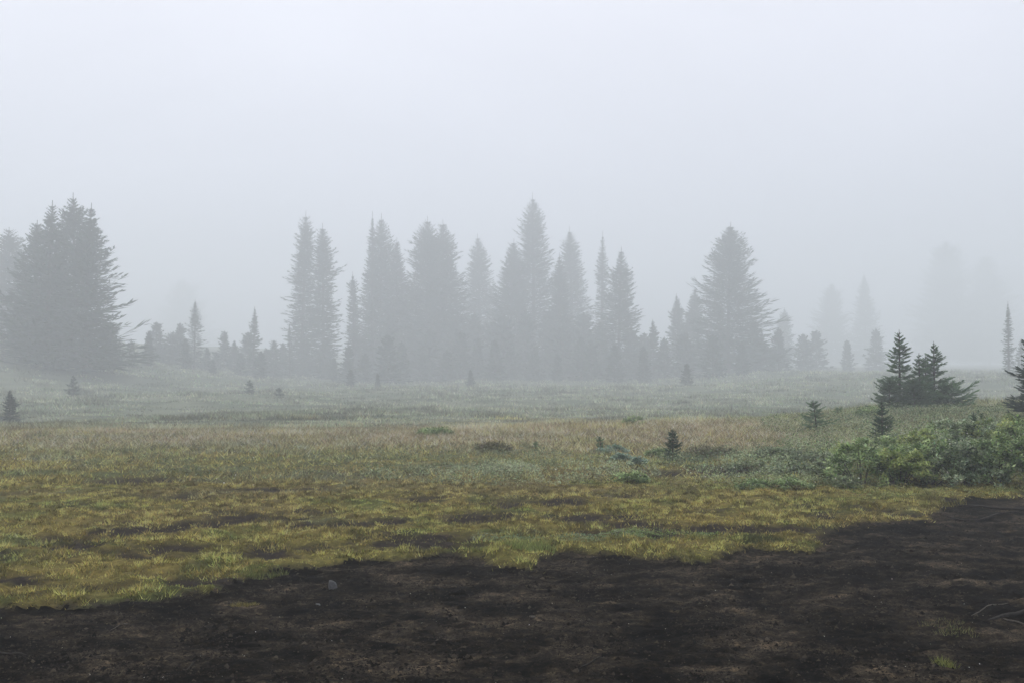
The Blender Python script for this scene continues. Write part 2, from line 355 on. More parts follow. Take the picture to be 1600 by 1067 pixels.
BUSH = [  # px, D, rx, h, kind, label
 (1345, 15.0, .55, .46, 0, 'dark green shrub directly below the small dense fir, at the left end of the thicket'),
 (1405, 14.9, .50, .40, 1, 'yellow green low shrub beside the grey stone at the foot of the thicket'),
 (1380, 16.6, .60, .42, 0, 'dark shrub around the foot of the small dense fir'),
 (1450, 15.2, .60, .50, 0, 'mid green leafy shrub above the end of the turf where the trail turns'),
 (1505, 14.9, .62, .46, 2, 'glossy leaved low shrub at the front of the thicket facing the trail'),
 (1560, 15.0, .60, .52, 0, 'dark leafy shrub at the front right of the thicket'),
 (1625, 14.8, .65, .62, 0, 'dark shaded shrub cut by the right edge of the photo above the trail'),
 (1430, 17.2, .65, .45, 1, 'light green shrub in the middle of the thicket behind the grey stone'),
 (1490, 17.0, .70, .60, 2, 'tall pale tipped shrub left of the little fir in the thicket'),
 (1550, 17.2, .75, .62, 1, 'yellow green shrub right of the little fir in the thicket'),
 (1615, 17.0, .75, .66, 0, 'green shrub at the right edge of the photo in the middle row of the thicket'),
 (1470, 19.6, .75, .45, 0, 'mid green shrub left behind the pale tipped shrub'),
 (1535, 19.8, .85, .55, 2, 'green shrub with white specks behind the little fir'),
 (1605, 20.0, .85, .60, 1, 'light green shrub at the right edge at the back of the thicket'),
 (1212, 19.0, .55, .20, 5, 'low grey green shrub at the left end of the heath strip'),
 (1268, 18.6, .60, .22, 5, 'low grey green shrub beneath the sparse leaning fir'),
 (1325, 19.4, .60, .30, 1, 'light green low shrub between the sparse fir and the dense fir'),
 (1245, 16.8, .50, .18, 5, 'low heathery shrub in front of the heath strip'),
 (1180, 14.6, .28, .13, 0, 'small dark cushion shrub left of its twin on the yellow turf'),
 (1232, 14.5, .34, .15, 0, 'dark flat cushion shrub on the yellow turf below the heath strip'),
 (1320, 14.4, .22, .17, 5, 'small round grey green cushion shrub at the front of the thicket'),
 (1290, 15.6, .34, .26, 5, 'small grey green leafy shrub on the turf at the left foot of the thicket'),
 (1165, 17.6, .36, .17, 5, 'outermost low grey green shrub trailing from the heath strip towards the conical fir'),
 (1362, 30.5, .50, .34, 0, 'light green bush at the left foot of the tall fir clump'),
 (972, 18.8, .26, .15, 3, 'pale silvery shrub, lower of the silvery pair on the meadow'),
 (958, 20.6, .34, .17, 3, 'pale silvery shrub, upper of the silvery pair next to the tiny fir'),
 (997, 17.7, .18, .16, 3, 'small round silvery shrub right of the silvery pair on the meadow'),
 (985, 15.2, .30, .14, 0, 'dark low plant on the rust coloured turf in mid meadow'),
 (1110, 20.0, .55, .20, 4, 'brown green heather clump right of the small conical fir'),
 (1030, 19.8, .30, .14, 0, 'green low plant beside the foot of the small conical fir'),
 (680, 27.0, .5, .22, 0, 'green tussock standing on the pale crest in mid photo'),
 (990, 31.0, .4, .30, 0, 'grey bushy sapling faint in the mist behind the crest'),
 (770, 21.0, .42, .18, 4, 'brown green tussock left of the tiny sapling on the crest'),
]
KC = [(HUC1, HUC2), (YG1, YG2), ((.06, .10, .04), (.42, .50, .30)), (SIL1, SIL2), ((.11, .095, .05), (.26, .25, .12)), ((.10, .135, .06), (.31, .36, .20))]
for i, (px, D, rx, h, kd, lab) in enumerate(BUSH):
    x, y, _ = at(px, 600, D); nl = int(1500 + 5200 * rx * h * 2.2)
    shrub('silvery_shrub' if kd == 3 else ('heather_clump' if kd == 4 else 'leafy_shrub'), x, y, (300 + i, rx, rx * .8, h * (1.45 if i < 14 else 1), nl, .052 if rx > .4 else .034, KC[kd][0], KC[kd][1], 75 if rx > .4 else 26), lab)

def herb_cover():
    """low leafy herbs nobody could count, in patches on the meadow and over the right bank"""
    rng = np.random.default_rng(99); P = []; C = []; SZ = []
    def patch(n, cx, cy, rx, ry, h, c1, c2, sz, dens=.5):
        r = np.sqrt(rng.uniform(0, 1, n)); a = rng.uniform(0, 2 * np.pi, n); x = cx + r * np.cos(a) * rx; y = cy + r * np.sin(a) * ry
        m = fbm(x * 2.4, y * 2.4, 81, 3); k = rng.uniform(0, 1, n) < ss(m, .36, .56) * (1 - r * .5); x, y, m = x[k], y[k], m[k]
        k = trail_amt(x, y) < -.12; x, y, m = x[k], y[k], m[k]
        z = ground(x, y) + rng.uniform(0, 1, len(x)) * h * (.3 + ss(m, .4, .7))
        P.append(np.stack([x, y, z], 1)); t = np.clip(ss(vn(x * 1.7, y * 1.7, 83), .2, .8) + rng.normal(0, .2, len(x)), 0, 1); C.append(vmix(c1, c2, t)); SZ.append(np.full(len(x), sz))
    def pf(px, D): q = at(px, 600, D); return q[0], q[1]
    patch(26000, *pf(800, 16.8), 2.5, 2.0, .13, (.11, .15, .06), (.36, .42, .24), .030)
    patch(9000, *pf(860, 19.5), 2.2, 1.4, .13, GREYGR, PALE, .032)
    patch(7000, *pf(650, 20.5), 3.0, 1.6, .12, (.09, .12, .06), GREYGR, .034)
    patch(50000, *pf(1290, 18.5), 3.2, 3.2, .20, (.08, .12, .05), (.33, .40, .21), .036); patch(16000, *pf(1240, 15.4), 1.6, 1.0, .12, (.10, .14, .05), (.30, .34, .15), .030)
    patch(60000, *pf(1500, 20.5), 3.6, 4.5, .32, HUC1, (.34, .42, .19), .042)
    patch(50000, *pf(1460, 28.0), 4.8, 4.5, .24, (.08, .13, .05), (.28, .33, .16), .052)
    patch(24000, *pf(1400, 23.5), 2.8, 2.4, .25, (.16, .16, .08), (.38, .38, .23), .036)
    patch(6000, *pf(1100, 20.5), 1.6, 1.5, .15, (.09, .11, .05), GREYGR, .032)
    patch(6000, *pf(880, 10.2), .95, .38, .03, (.13, .20, .09), (.25, .30, .19), .016)
    patch(5000, *pf(1020, 10.4), .7, .35, .035, (.10, .17, .04), (.18, .24, .07), .018)
    patch(9000, *pf(1440, 13.8), 1.4, .6, .07, (.15, .20, .05), (.28, .28, .09), .024)
    patch(9000, *pf(1000, 14.8), 2.8, .9, .08, (.16, .15, .05), (.26, .22, .08), .024)
    patch(9000, *pf(150, 24.0), 5, 3.0, .14, (.07, .10, .04), GREYGR, .040)
    patch(5000, *pf(330, 18.0), 2.5, 1.4, .09, (.07, .10, .04), (.12, .15, .07), .030)
    patch(5000, *pf(460, 17.0), 2.5, .9, .09, (.07, .10, .04), (.12, .15, .07), .030)
    v, c = leaf_quads(np.concatenate(P), np.concatenate(SZ) * rng.uniform(.6, 1.5, sum(map(len, P))), np.concatenate(C), rng)
    o = link('herb_cover', mesh_np('herb_cover', v, quad_faces(len(v)), M_LEAF, c)); tag(o, 'low leafy herbs and heath growing among the grass and over the right bank', 'ground cover', kind='stuff')
    # tiny pale seed heads on the stems, and painted dew glints over the thicket
    n = 4200; x, y = scatter(rng, n, 14.0, 28); w = ss(fbm(x * .5, y * .5, 91, 3), .46, .62) * .8 + .9 * ss(x, 4, 8); k = (rng.uniform(0, 1, n) < w) & (trail_amt(x, y) < -.2); x, y = x[k], y[k]
    z = ground(x, y) + rng.uniform(.08, .22, len(x)) + .5 * ss(x, 5, 6.5) * ss(y, 22, 18)
    v, c = leaf_quads(np.stack([x, y, z], 1), rng.uniform(.014, .030, len(x)), np.tile((.55, .56, .46), (len(x), 1)), rng, .3, .8)
    o = link('seed_heads_and_glints', mesh_np('seed_heads_and_glints', v, quad_faces(len(v)), M_LEAF, c)); tag(o, 'tiny pale seed heads over the far half of the meadow, with painted dew glints on the thicket', 'seed heads', kind='stuff')
herb_cover()

# ------------------------------------------------------------------ conifers
def conifer_meshes(seed, H, R, base=.04, dz=.3, nb=7, ntw=16, tw=.10, shape=.9, top_thin=0, droop=.15, ragged=.25, cross=False,
                   c1=(.022, .038, .026), c2=(.05, .078, .048), lean=(0, 0), side=None, trunk_r=None, bulge=0.0, gaps=0.0, tip=0.15):
    rng = np.random.default_rng(seed)
    tr = trunk_r or H * .014
    zz = []; z = H * base
    while z < H * .985:
        zz.append(z); z += dz * (.55 + .45 * (1 - z / H) ** .5) * rng.uniform(.8, 1.2)
    B = []
    for z in zz:
        f = z / H; prof = (1 - f) ** shape
        if top_thin: prof = min(prof, .10 + (1 - f) * (1.0 if f < 1 - top_thin else .45)) if f > 1 - top_thin else prof
        prof *= 1 - .35 * max(0, (.06 - f) / .06) * (1 - bulge)
        prof *= .25 + .75 * ss(1 - f, -.02, .13)
        prof *= .72 + .5 * float(vn(np.array([z / (H * .07 + .2)]), np.array([seed * 1.7]), seed)[0])
        n = max(4, int(nb * rng.uniform(.75, 1.2))); a0 = rng.uniform(0, 6.28); wl = rng.uniform(1 - ragged * .6, 1 + ragged * .6)
        for k in range(n):
            if rng.uniform() < gaps: continue
            a = a0 + 6.283 * k / n + rng.uniform(-.3, .3); Lb = R * prof * wl * rng.uniform(1 - ragged, 1 + ragged * .6) + R * .035
            Lb *= .68 + .62 * float(vn(np.array([a * 1.4 + seed]), np.array([z / (H * .09 + .15)]), seed + 3)[0])
            if side: Lb *= 1 + side[1] * math.cos(a - side[0])
            B.append((z + rng.uniform(-.3, .3) * dz, a, Lb, f))
    if not B: raise ValueError('no branches %r' % ((seed, H, R),))
    B = np.array(B); nbr = len(B); B[:, 0] = np.clip(B[:, 0], H * .02, H * .95)
    z0, a, Lb, f = B.T
    slope = .55 * f ** 1.5 - droop * (1 - f) + rng.normal(0, .07, nbr); curve = rng.uniform(.0, .22, nbr) + .06
    dh = np.stack([np.cos(a), np.sin(a), 0 * a], 1); sd_ = np.stack([-np.sin(a), np.cos(a), 0 * a], 1)
    org = np.stack([lean[0] * (z0 / H) ** 1.4, lean[1] * (z0 / H) ** 1.4, z0], 1)
    t = np.tile(np.linspace(.06, 1, ntw)[None], (nbr, 1)) + rng.uniform(-.5, .5, (nbr, ntw)) / ntw; t = t.clip(.03, 1)
    sg = np.where(np.arange(ntw) % 2 == 0, 1., -1.)[None, :] * np.ones((nbr, 1)); mid = (np.arange(ntw) % 5 == 4)[None, :] * np.ones((nbr, 1))
    up = np.array((0, 0, 1.))
    P = org[:, None] + Lb[:, None, None] * (t[..., None] * dh[:, None] + (slope[:, None] * t + curve[:, None] * t * t)[..., None] * up)
    T = dh[:, None] + (slope[:, None] + 2 * curve[:, None] * t)[..., None] * up
    ang = rng.uniform(.55, 1.05, (nbr, ntw)) * (1 - mid)
    D = np.cos(ang)[..., None] * T + (np.sin(ang) * sg)[..., None] * sd_[:, None] + (rng.normal(-.02, .16, (nbr, ntw)))[..., None] * up
    D /= np.linalg.norm(D, axis=2)[..., None]
    l = (Lb[:, None] * (.42 * (1 - t) ** .7 + tip) * rng.uniform(.7, 1.3, t.shape) + tw * .8)
    w = tw * rng.uniform(.6, 1.35, t.shape) * (.75 + .5 * np.minimum(1, Lb[:, None] / (R + 1e-6)))
    P = P.reshape(-1, 3); D = D.reshape(-1, 3); l = l.ravel(); w = w.ravel(); n = len(P)
    roll = rng.normal(0, .5, n); s1 = np.cross(D, up); s1 /= np.linalg.norm(s1, axis=1)[:, None] + 1e-6; s2 = np.cross(s1, D)
    def rh(s):
        v = np.empty((n, 4, 3)); v[:, 0] = P; v[:, 1] = P + D * (l * .45)[:, None] + s * (w / 2)[:, None]; v[:, 2] = P + D * l[:, None]; v[:, 3] = P + D * (l * .45)[:, None] - s * (w / 2)[:, None]
        return v.reshape(-1, 3)
    tp = (.35 + .65 * ss(1 - f, 0, .22))[:, None] * np.ones((1, ntw)); w = w * tp.ravel(); l = l * tp.ravel()
    S1 = s1 * np.cos(roll)[:, None] + s2 * np.sin(roll)[:, None]
    V = rh(S1)
    cm = rng.uniform(0, 1, nbr)[:, None] * .5 + rng.uniform(0, 1, (nbr, ntw)) * .5 ; cm = np.clip(cm * .8 + .3 * (t - .5), 0, 1).ravel()
    c = vmix(c1, c2, cm); cc = np.repeat(c[:, None], 4, 1); cc[:, 2] *= 1.35; cc = cc.reshape(-1, 3)
    if cross:
        S2 = -s1 * np.sin(roll)[:, None] + s2 * np.cos(roll)[:, None]; V = np.concatenate([V, rh(S2 * .7)]); cc = np.concatenate([cc, cc])
    # leader
    nl = 12; zl = np.linspace(H * .93, H, nl)[:-1]; aa = rng.uniform(0, 6.28, nl - 1)
    crown = mesh_np('crown', V, quad_faces(len(V)), M_NEEDLE, cc)
    q = np.linspace(0, 1, 9); pts = np.stack([lean[0] * q ** 1.4, lean[1] * q ** 1.4, q * H * 1.0 - .15 * (q == 0)], 1)
    lst = [(pts, list(tr * (1 - q) ** .8 + tw * .16))]
    for k in range(0, nbr, max(1, nbr // 60)):
        e = org[k] + Lb[k] * (.75 * dh[k] + (slope[k] * .75 + curve[k] * .56) * up); m = org[k] + Lb[k] * (.4 * dh[k] + (slope[k] * .4 + curve[k] * .16) * up)
        lst.append(([org[k], m, e], [tr * .22, tr * .15, tr * .06]))
    tv, tf = tubes(lst, 6)
    return crown, mesh_np('trunk', tv, tf, M_BARK)
def tree(name, x, y, meshes, label, group=None, rz=0.0, s=1.0, cat='tree', z=None):
    e = link(name, None, loc=(x, y, (gz(x, y) if z is None else z)), rz=rz); e.scale = (s, s, s); tag(e, label, cat, group)
    link('crown', meshes[0], e); link('trunk', meshes[1], e); return e
def h_for(px, top, D):
    x, y, zt = at(px, top, D); g = gz(x, y); return x, y, max(zt - g, .25), g

FIR1, FIR2 = (.035, .08, .038), (.18, .30, .145)
# near firs: px, top row, D, crown radius (m), options, label
NEAR = [
 (1405, 514, 34.0, .80, dict(dz=.185, nb=8, ntw=26, tw=.034, shape=.78, ragged=.25, droop=.08, cross=True, gaps=.08), 'dark green fir with the tallest pointed top in the clump on the right bank'),
 (1436, 550, 33.4, .56, dict(dz=.18, nb=7, ntw=24, tw=.034, shape=.75, ragged=.28, droop=.10, cross=True), 'bushy dark fir with the left of two short tops, mid clump on right bank'),
 (1446, 553, 34.4, .50, dict(dz=.18, nb=7, ntw=24, tw=.034, shape=.75, ragged=.28, droop=.10, cross=True), 'bushy fir with the right of two short tops, mid clump on right bank'),
 (1459, 532, 34.2, .84, dict(dz=.19, nb=7, ntw=26, tw=.034, shape=1.15, top_thin=.40, ragged=.35, droop=.0, cross=True, side=(0, .25)), 'fir with a long bare leader and upswept right branches, right in the clump'),
 (1482, 600, 33.6, .70, dict(dz=.13, nb=8, ntw=24, tw=.038, shape=.42, ragged=.4, droop=-.1, cross=True, side=(0, .12)), 'low spreading fir at the right foot of the clump on the right bank'),
 (1390, 592, 33.0, .60, dict(dz=.13, nb=8, ntw=22, tw=.036, shape=.5, ragged=.35, droop=.0, cross=True, c2=(.14, .20, .11)), 'low pale tipped fir growing at the left foot of the clump'),
 (1428, 590, 32.8, .66, dict(dz=.13, nb=8, ntw=22, tw=.036, shape=.5, ragged=.35, droop=.05, cross=True, c2=(.12, .18, .09)), 'low rounded fir filling the front of the clump between the tops'),
 (1618, 524, 27.0, .85, dict(dz=.17, nb=9, ntw=26, tw=.036, shape=.62, ragged=.35, droop=-.02, cross=True, c1=(.012, .028, .018), c2=(.04, .07, .042)), 'very dark fir cut by the right edge of the photo'),
 (1378, 622, 22.6, .38, dict(dz=.10, nb=8, ntw=24, tw=.017, shape=.95, ragged=.15, droop=-.04, cross=True, base=.03, c1=(.018, .05, .024), c2=(.09, .17, .08)), 'small dense dark fir standing alone in the shrubs before the big clump'),
 (1270, 624, 26.6, .43, dict(dz=.10, nb=7, ntw=22, tw=.018, shape=.62, ragged=.35, droop=.05, cross=True, base=.2, lean=(-.10, 0), gaps=.12, trunk_r=.020), 'sparse small fir with visible leaning trunk on the straw coloured crest'),
 (1052, 667, 19.1, .18, dict(dz=.065, nb=7, ntw=20, tw=.013, shape=.65, ragged=.25, droop=0, cross=True, base=.04, lean=(.02, 0), c1=(.022, .05, .03), c2=(.09, .15, .09)), 'small conical fir alone on the meadow right of the silvery shrubs'),
 (936, 680, 21.6, .13, dict(dz=.07, nb=6, ntw=16, tw=.015, shape=.5, ragged=.4, droop=-.2, cross=True, lean=(-.05, 0)), 'tiny lopsided fir at the left of the silvery shrubs'),
 (837, 700, 21.8, .10, dict(dz=.05, nb=5, ntw=12, tw=.015, shape=.7, ragged=.4, droop=-.1, cross=True), 'tiny bluish fir seedling leftmost on the meadow'),
 (1309, 636, 32.5, .17, dict(dz=.08, nb=6, ntw=14, tw=.02, shape=.6, ragged=.4, droop=0, cross=True), 'tiny grey fir on the crest behind the sparse leaning fir'),
 (1521, 640, 17.6, .24, dict(dz=.09, nb=7, ntw=20, tw=.017, shape=.7, ragged=.2, droop=0, cross=True, c1=(.05, .09, .05), c2=(.19, .27, .17)), 'little pale tipped fir poking out of the shrub thicket'),
 (1503, 682, 15.6, .20, dict(dz=.09, nb=7, ntw=20, tw=.016, shape=.7, ragged=.25, droop=0, cross=True, c1=(.035, .065, .04), c2=(.13, .19, .11)), 'little dark fir sunk in the thicket below the pale tipped one'),
]
for i, (px, top, D, R, kw, lab) in enumerate(NEAR):
    x, y, H, g = h_for(px, top, D); k2 = dict(c1=FIR1, c2=FIR2); k2.update(kw); k2.setdefault('trunk_r', max(.008, H * .018))
    if 'lean' in k2: x -= k2['lean'][0]
    tree('young_fir', x, y, conifer_meshes(500 + i, H, R, **k2), lab, z=g - .02)

# trees in the mist: px, top row, D, crown radius in px, style, label
ST = dict(
 spire=dict(shape=.85, dz=.34, nb=7, ntw=14, ragged=.35, top_thin=.15, droop=.25),
 cone=dict(shape=.95, dz=.34, nb=9, ntw=18, ragged=.22, droop=.12),
 broad=dict(shape=.8, dz=.34, nb=10, ntw=20, ragged=.25, droop=.12),
 column=dict(shape=.5, dz=.34, nb=10, ntw=15, ragged=.45, droop=.35),
 ragged=dict(shape=1.0, dz=.40, nb=9, ntw=18, ragged=.35, droop=.12, gaps=.05, top_thin=.12))
FAR = [
 (82, 312, 54, 66, 'ragged', 'big ragged conifer, left of the three tops in the dark left group'),
 (114, 300, 56, 72, 'cone', 'big conifer with the highest middle top in the dark left group'),
 (143, 316, 54, 72, 'ragged', 'big conifer with long branches reaching right, right edge of the dark left group'),
 (58, 343, 57, 64, 'broad', 'broad conifer on the left shoulder of the dark left group'),
 (14, 354, 74, 58, 'broad', 'pale misty conifer at the left edge beside the dark group'),
 (-28, 350, 74, 50, 'broad', 'misty conifer cut by the left edge of the photo'),
 (478, 329, 88, 23, 'column', 'ragged columnar conifer with a blunt top, left one of the pair left of centre'),
 (504, 348, 86, 26, 'column', 'dense columnar conifer, right one of the pair left of centre'),
 (551, 424, 88, 13, 'column', 'short narrow conifer between the columnar pair and the twin spires'),
 (582, 330, 90, 24, 'spire', 'thin spire conifer, left of the twin spires'),
 (596, 333, 92, 58, 'cone', 'conifer, right of the twin spires, widening below'),
 (620, 370, 93, 50, 'cone', 'shorter conifer leaning on the right side of the twin spires'),
 (668, 337, 92, 60, 'broad', 'massive broad conifer with a flat double top, left half'),
 (692, 342, 94, 62, 'broad', 'massive broad conifer with a flat double top, right half'),
 (746, 364, 108, 56, 'cone', 'faint conifer between the massive one and the tallest'),
 (803, 372, 96, 50, 'broad', 'bulky conifer at the left flank of the tallest tree'),
 (832, 300, 98, 66, 'cone', 'tallest pointed conifer in the central row'),
 (874, 394, 92, 38, 'cone', 'small pointed conifer just right of the tallest'),
 (890, 353, 104, 52, 'cone', 'faint tall conifer right of the tallest one'),
 (942, 360, 100, 22, 'spire', 'faint thin conifer left behind the darker pointed one'),
 (971, 385, 86, 48, 'cone', 'darker pointed conifer at the right end of the central row'),
 (1057, 458, 98, 24, 'broad', 'short pale conifer left of the big lone conifer'),
 (1086, 448, 96, 26, 'broad', 'pale conifer half hidden behind the big lone conifer'),
 (1142, 346, 84, 74, 'broad', 'big lone broad conifer right of centre'),
 (1226, 480, 125, 24, 'cone', 'very faint conifer right of the big lone conifer'),
 (1350, 425, 180, 30, 'cone', 'ghostly conifer in the mist left above the fir clump'),
 (1300, 440, 190, 40, 'broad', 'ghostly broad tree almost lost in mist left of the fir clump'),
 (1478, 372, 225, 60, 'broad', 'ghostly large tree in the mist behind the fir clump'),
 (1540, 395, 235, 56, 'broad', 'ghostly large tree between the fir clump and the thin spire'),
 (1575, 470, 62, 11, 'spire', 'thin grey spire conifer near the right edge of the photo'),
 (1596, 528, 66, 13, 'spire', 'short grey conifer right beside the thin spire'),
 (285, 432, 260, 60, 'cone', 'ghostly broad tree left of centre far back'),
 (205, 528, 64, 16, 'spire', 'small conifer at the right foot of the dark left group'),
 (250, 532, 76, 14, 'cone', 'small pointed conifer, left of the little pair near the left group'),
 (270, 518, 75, 20, 'column', 'small bushy conifer, right of the little pair near the left group'),
 (305, 467, 74, 19, 'spire', 'tallest of the small spires left of the columnar pair'),
 (366, 530, 80, 13, 'cone', 'short pointed conifer between the two taller small spires'),
 (398, 478, 78, 15, 'spire', 'small slim spire with drooping branches, second tallest on the left'),
 (428, 530, 80, 14, 'column', 'short blunt conifer right of the slim spire'),
 (452, 504, 82, 8, 'spire', 'very thin short spire just left of the columnar pair'),
 (338, 548, 79, 13, 'cone', 'low conifer right of the tallest small spire'),
 (1020, 498, 88, 20, 'cone', 'low conifer at the right foot of the darker pointed one'),
 (1190, 515, 84, 22, 'ragged', 'low conifer at the right foot of the big lone conifer'),
 (15, 606, 24, 17, 'cone', 'small dark conifer in the grass at the left edge of the photo'),
 (115, 584, 40, 12, 'cone', 'short misty conifer on the slope right of the one at the left edge'),
 (390, 592, 44, 10, 'cone', 'short misty conifer in the hollow, left of two'),
 (436, 604, 40, 9, 'cone', 'short misty conifer in the hollow, right of two'),
]
for i, (px, top, D, rp, sty, lab) in enumerate(FAR):
    D *= KD; lr = random.Random(i); x, y, H, g = h_for(px, top, D); R = rp / F_PX * D * 1.05; kw = dict(ST[sty]); small = H < 13; kw['lean'] = (lr.uniform(-.03, .03) * H, 0); x -= kw['lean'][0]
    kw['tw'] = .26 if not small else .14
    if D < 80: kw['tw'] = .06; kw['dz'] *= .4; kw['ntw'] = 18
    kw['dz'] = kw['dz'] * (1.75 if not small else 1.0)
    if px == 141: kw['side'] = (0, .2)
    tree('conifer', x, y, conifer_meshes(900 + i, H, R, **kw), lab, z=g - .1, rz=0 if px == 141 else 0.0)
# undergrowth of young trees along the foot of the rows: one of each kind, then copies
rng = random.Random(5); protos = [conifer_meshes(1500 + k, 1.0, .17 + .045 * k, dz=.055, nb=7, ntw=12, tw=.045, shape=.6, ragged=.35) for k in range(4)]
first = {}
spots = [(230, 66, 2.1), (165, 60, 2.6), (60, 55, 2.2), (95, 66, 2.6), (290, 70, 2.2), (322, 74, 1.9), (410, 72, 2.0), (380, 76, 2.0), (520, 80, 2.4), (540, 76, 3.2), (565, 78, 2.6), (600, 74, 3.6), (630, 80, 3.3), (655, 84, 3.0),
         (700, 80, 3.1), (725, 84, 4.2), (752, 84, 4.0), (775, 80, 3.4), (800, 86, 3.0), (840, 84, 3.4), (868, 80, 2.8), (905, 84, 3.8), (930, 82, 3.6), (955, 78, 2.8), (1000, 76, 3.0), (1040, 86, 3.4), (1075, 84, 3.6), (1110, 76, 3.0), (1165, 76, 2.6), (1212, 88, 3.6),
         (1255, 96, 4.0), (1280, 100, 4.6), (1322, 100, 3.6), (1375, 104, 4.4), (30, 62, 2.6), (130, 64, 2.4), (595, 60, 1.0), (735, 64, 1.3), (545, 62, 1.1), (1070, 62, 1.5),
         (560, 90, 4.6), (608, 88, 5.4), (645, 92, 5.6), (668, 86, 5.0), (708, 90, 5.8), (735, 94, 6.0), (770, 92, 6.2), (790, 88, 5.4), (822, 90, 6.0), (856, 92, 6.2), (882, 88, 5.4), (912, 92, 6.0), (940, 90, 5.2), (985, 88, 4.8), (1010, 92, 4.4), (1130, 88, 4.0), (1180, 86, 4.4), (505, 86, 3.2), (470, 88, 3.0),
         (238, 78, 3.0), (284, 82, 2.8), (350, 82, 2.8), (384, 84, 3.0), (415, 84, 2.2), (440, 86, 2.8), (330, 68, 1.2)]
for i, (px, D, h) in enumerate(spots):
    D *= KD; h *= KD
    k = i % 4; x, y, _ = at(px + rng.uniform(-6, 6), 600, D); r = rng.uniform(0, 6.28); h *= rng.uniform(.85, 1.15)
    lab = 'low young conifer dim in the mist at the foot of the far trees'
    grp = 'low young conifers at the foot of the misty trees'
    if k not in first:
        first[k] = tree('young_conifer', x, y, protos[k], lab, grp, rz=r, s=h, z=gz(x, y) - .05)
    else:
        s0 = first[k]; c = s0.copy(); COL.objects.link(c); c.location = (x, y, gz(x, y) - .05); c.scale = (h, h, h); c.rotation_euler = (0, 0, r)
        for ch in s0.children:
            d = ch.copy(); COL.objects.link(d); d.parent = c

# ------------------------------------------------------------------ things on the dirt
def stone(name, px, row, sx, sy, sz, seed, label, mat=M_STONE, rz=0):
    r = np.random.default_rng(seed); x, y = flat(px, row, -.06); V = []; Fc = []; nu, nv = 14, 8
    for j in range(nv + 1):
        for i in range(nu):
            th = math.pi * j / nv; ph = 2 * math.pi * i / nu; d = np.array((math.sin(th) * math.cos(ph), math.sin(th) * math.sin(ph), math.cos(th)))
            q = d / max(abs(d[0] * .9 + d[1] * .3), abs(d[1] - .2 * d[0]), abs(d[2] * .95 + d[0] * .4)) ** .75
            V.append(q * (1 + .18 * (vn(np.array([q[0] * 2.3 + seed]), np.array([q[1] * 2.3 + q[2] * 1.7]), seed)[0] - .5)) * (sx, sy, sz))
    for j in range(nv):
        for i in range(nu): Fc.append((j * nu + i, (j + 1) * nu + i, (j + 1) * nu + (i + 1) % nu, j * nu + (i + 1) % nu))
    o = link(name, mesh_np(name, np.array(V), np.array(Fc), mat), loc=(x, y, gz(x, y) + sz * .35), rz=rz); tag(o, label, 'stone'); return o
stone('stone', 520, 921, .028, .022, .045, 3, 'pale grey wedge shaped stone half sunk in the dark soil of the trail', rz=.4)
stone('stone', 1400, 764, .14, .10, .05, 4, 'flat grey stone under the front shrubs of the thicket')
stone('pebble', 497, 946, .016, .014, .010, 5, 'small grey pebble just below the wedge shaped stone')
stone('pebble', 832, 970, .018, .010, .006, 6, 'small flat tan stone in the middle of the trail', M_WOOD)

def stick(name, pts, r, mat, label, cat, dz=.006):
    P = []
    for px, row in pts:
        x, y = flat(px, row, -.07); P.append((x, y, gz(x, y)))
    P = np.array(P); q = np.linspace(0, 1, 9); qi = np.linspace(0, 1, len(P)); P = np.stack([np.interp(q, qi, P[:, k]) for k in range(3)], 1)
    P[:, 2] = np.array([gz(a, b) for a, b in P[:, :2]]); P[1:-1, 2] = (P[:-2, 2] + 2 * P[1:-1, 2] + P[2:, 2]) / 4; P[:, 2] += r * .6 + dz
    o0 = P[0].copy(); v, f = tube(P - o0, list(r * (1 - .55 * np.abs(q * 2 - 1) ** 3)), 7)
    o = link(name, mesh_np(name, v, f, mat, smooth=True), loc=tuple(o0)); tag(o, label, cat); return o
stick('twig', [(172, 990), (188, 985), (194, 984), (200, 978)], .0035, M_WOOD, 'small pale bent twig lying on the trail at lower left', 'twig')
stick('root', [(-20, 1034), (5, 1030), (28, 1026), (46, 1024)], .009, M_DARKWOOD, 'dark wet root at the left edge of the trail', 'root')
stick('root', [(1488, 790), (1530, 793), (1570, 797), (1625, 798)], .016, M_DARKWOOD, 'long dark root crossing the top right of the trail', 'root')
stick('root', [(1470, 806), (1500, 812), (1530, 812), (1560, 806), (1590, 805)], .012, M_DARKWOOD, 'bent dark root just below the long root at top right of the trail', 'root')
stick('stick', [(1518, 962), (1535, 955), (1552, 948), (1575, 943)], .0045, M_WOOD, 'thin grey stick at the right of the trail, upper one', 'stick')
stick('root', [(1545, 976), (1575, 968), (1600, 962), (1630, 957)], .012, M_DARKWOOD, 'dark root cut by the right edge of the photo below the thin grey stick', 'root')
stick('stick', [(1568, 974), (1585, 979), (1602, 984), (1620, 990)], .006, M_WOOD, 'short pale stick cut by the right edge of the photo at lower right', 'stick')
stick('stick', [(908, 1044), (920, 1040), (942, 1034)], .005, M_DARKWOOD, 'short thin dark stick near the bottom centre of the trail', 'stick')
stick('twig', [(285, 1056), (296, 1046), (305, 1040)], .004, M_DARKWOOD, 'thin dark twig near the bottom left of the trail', 'twig')

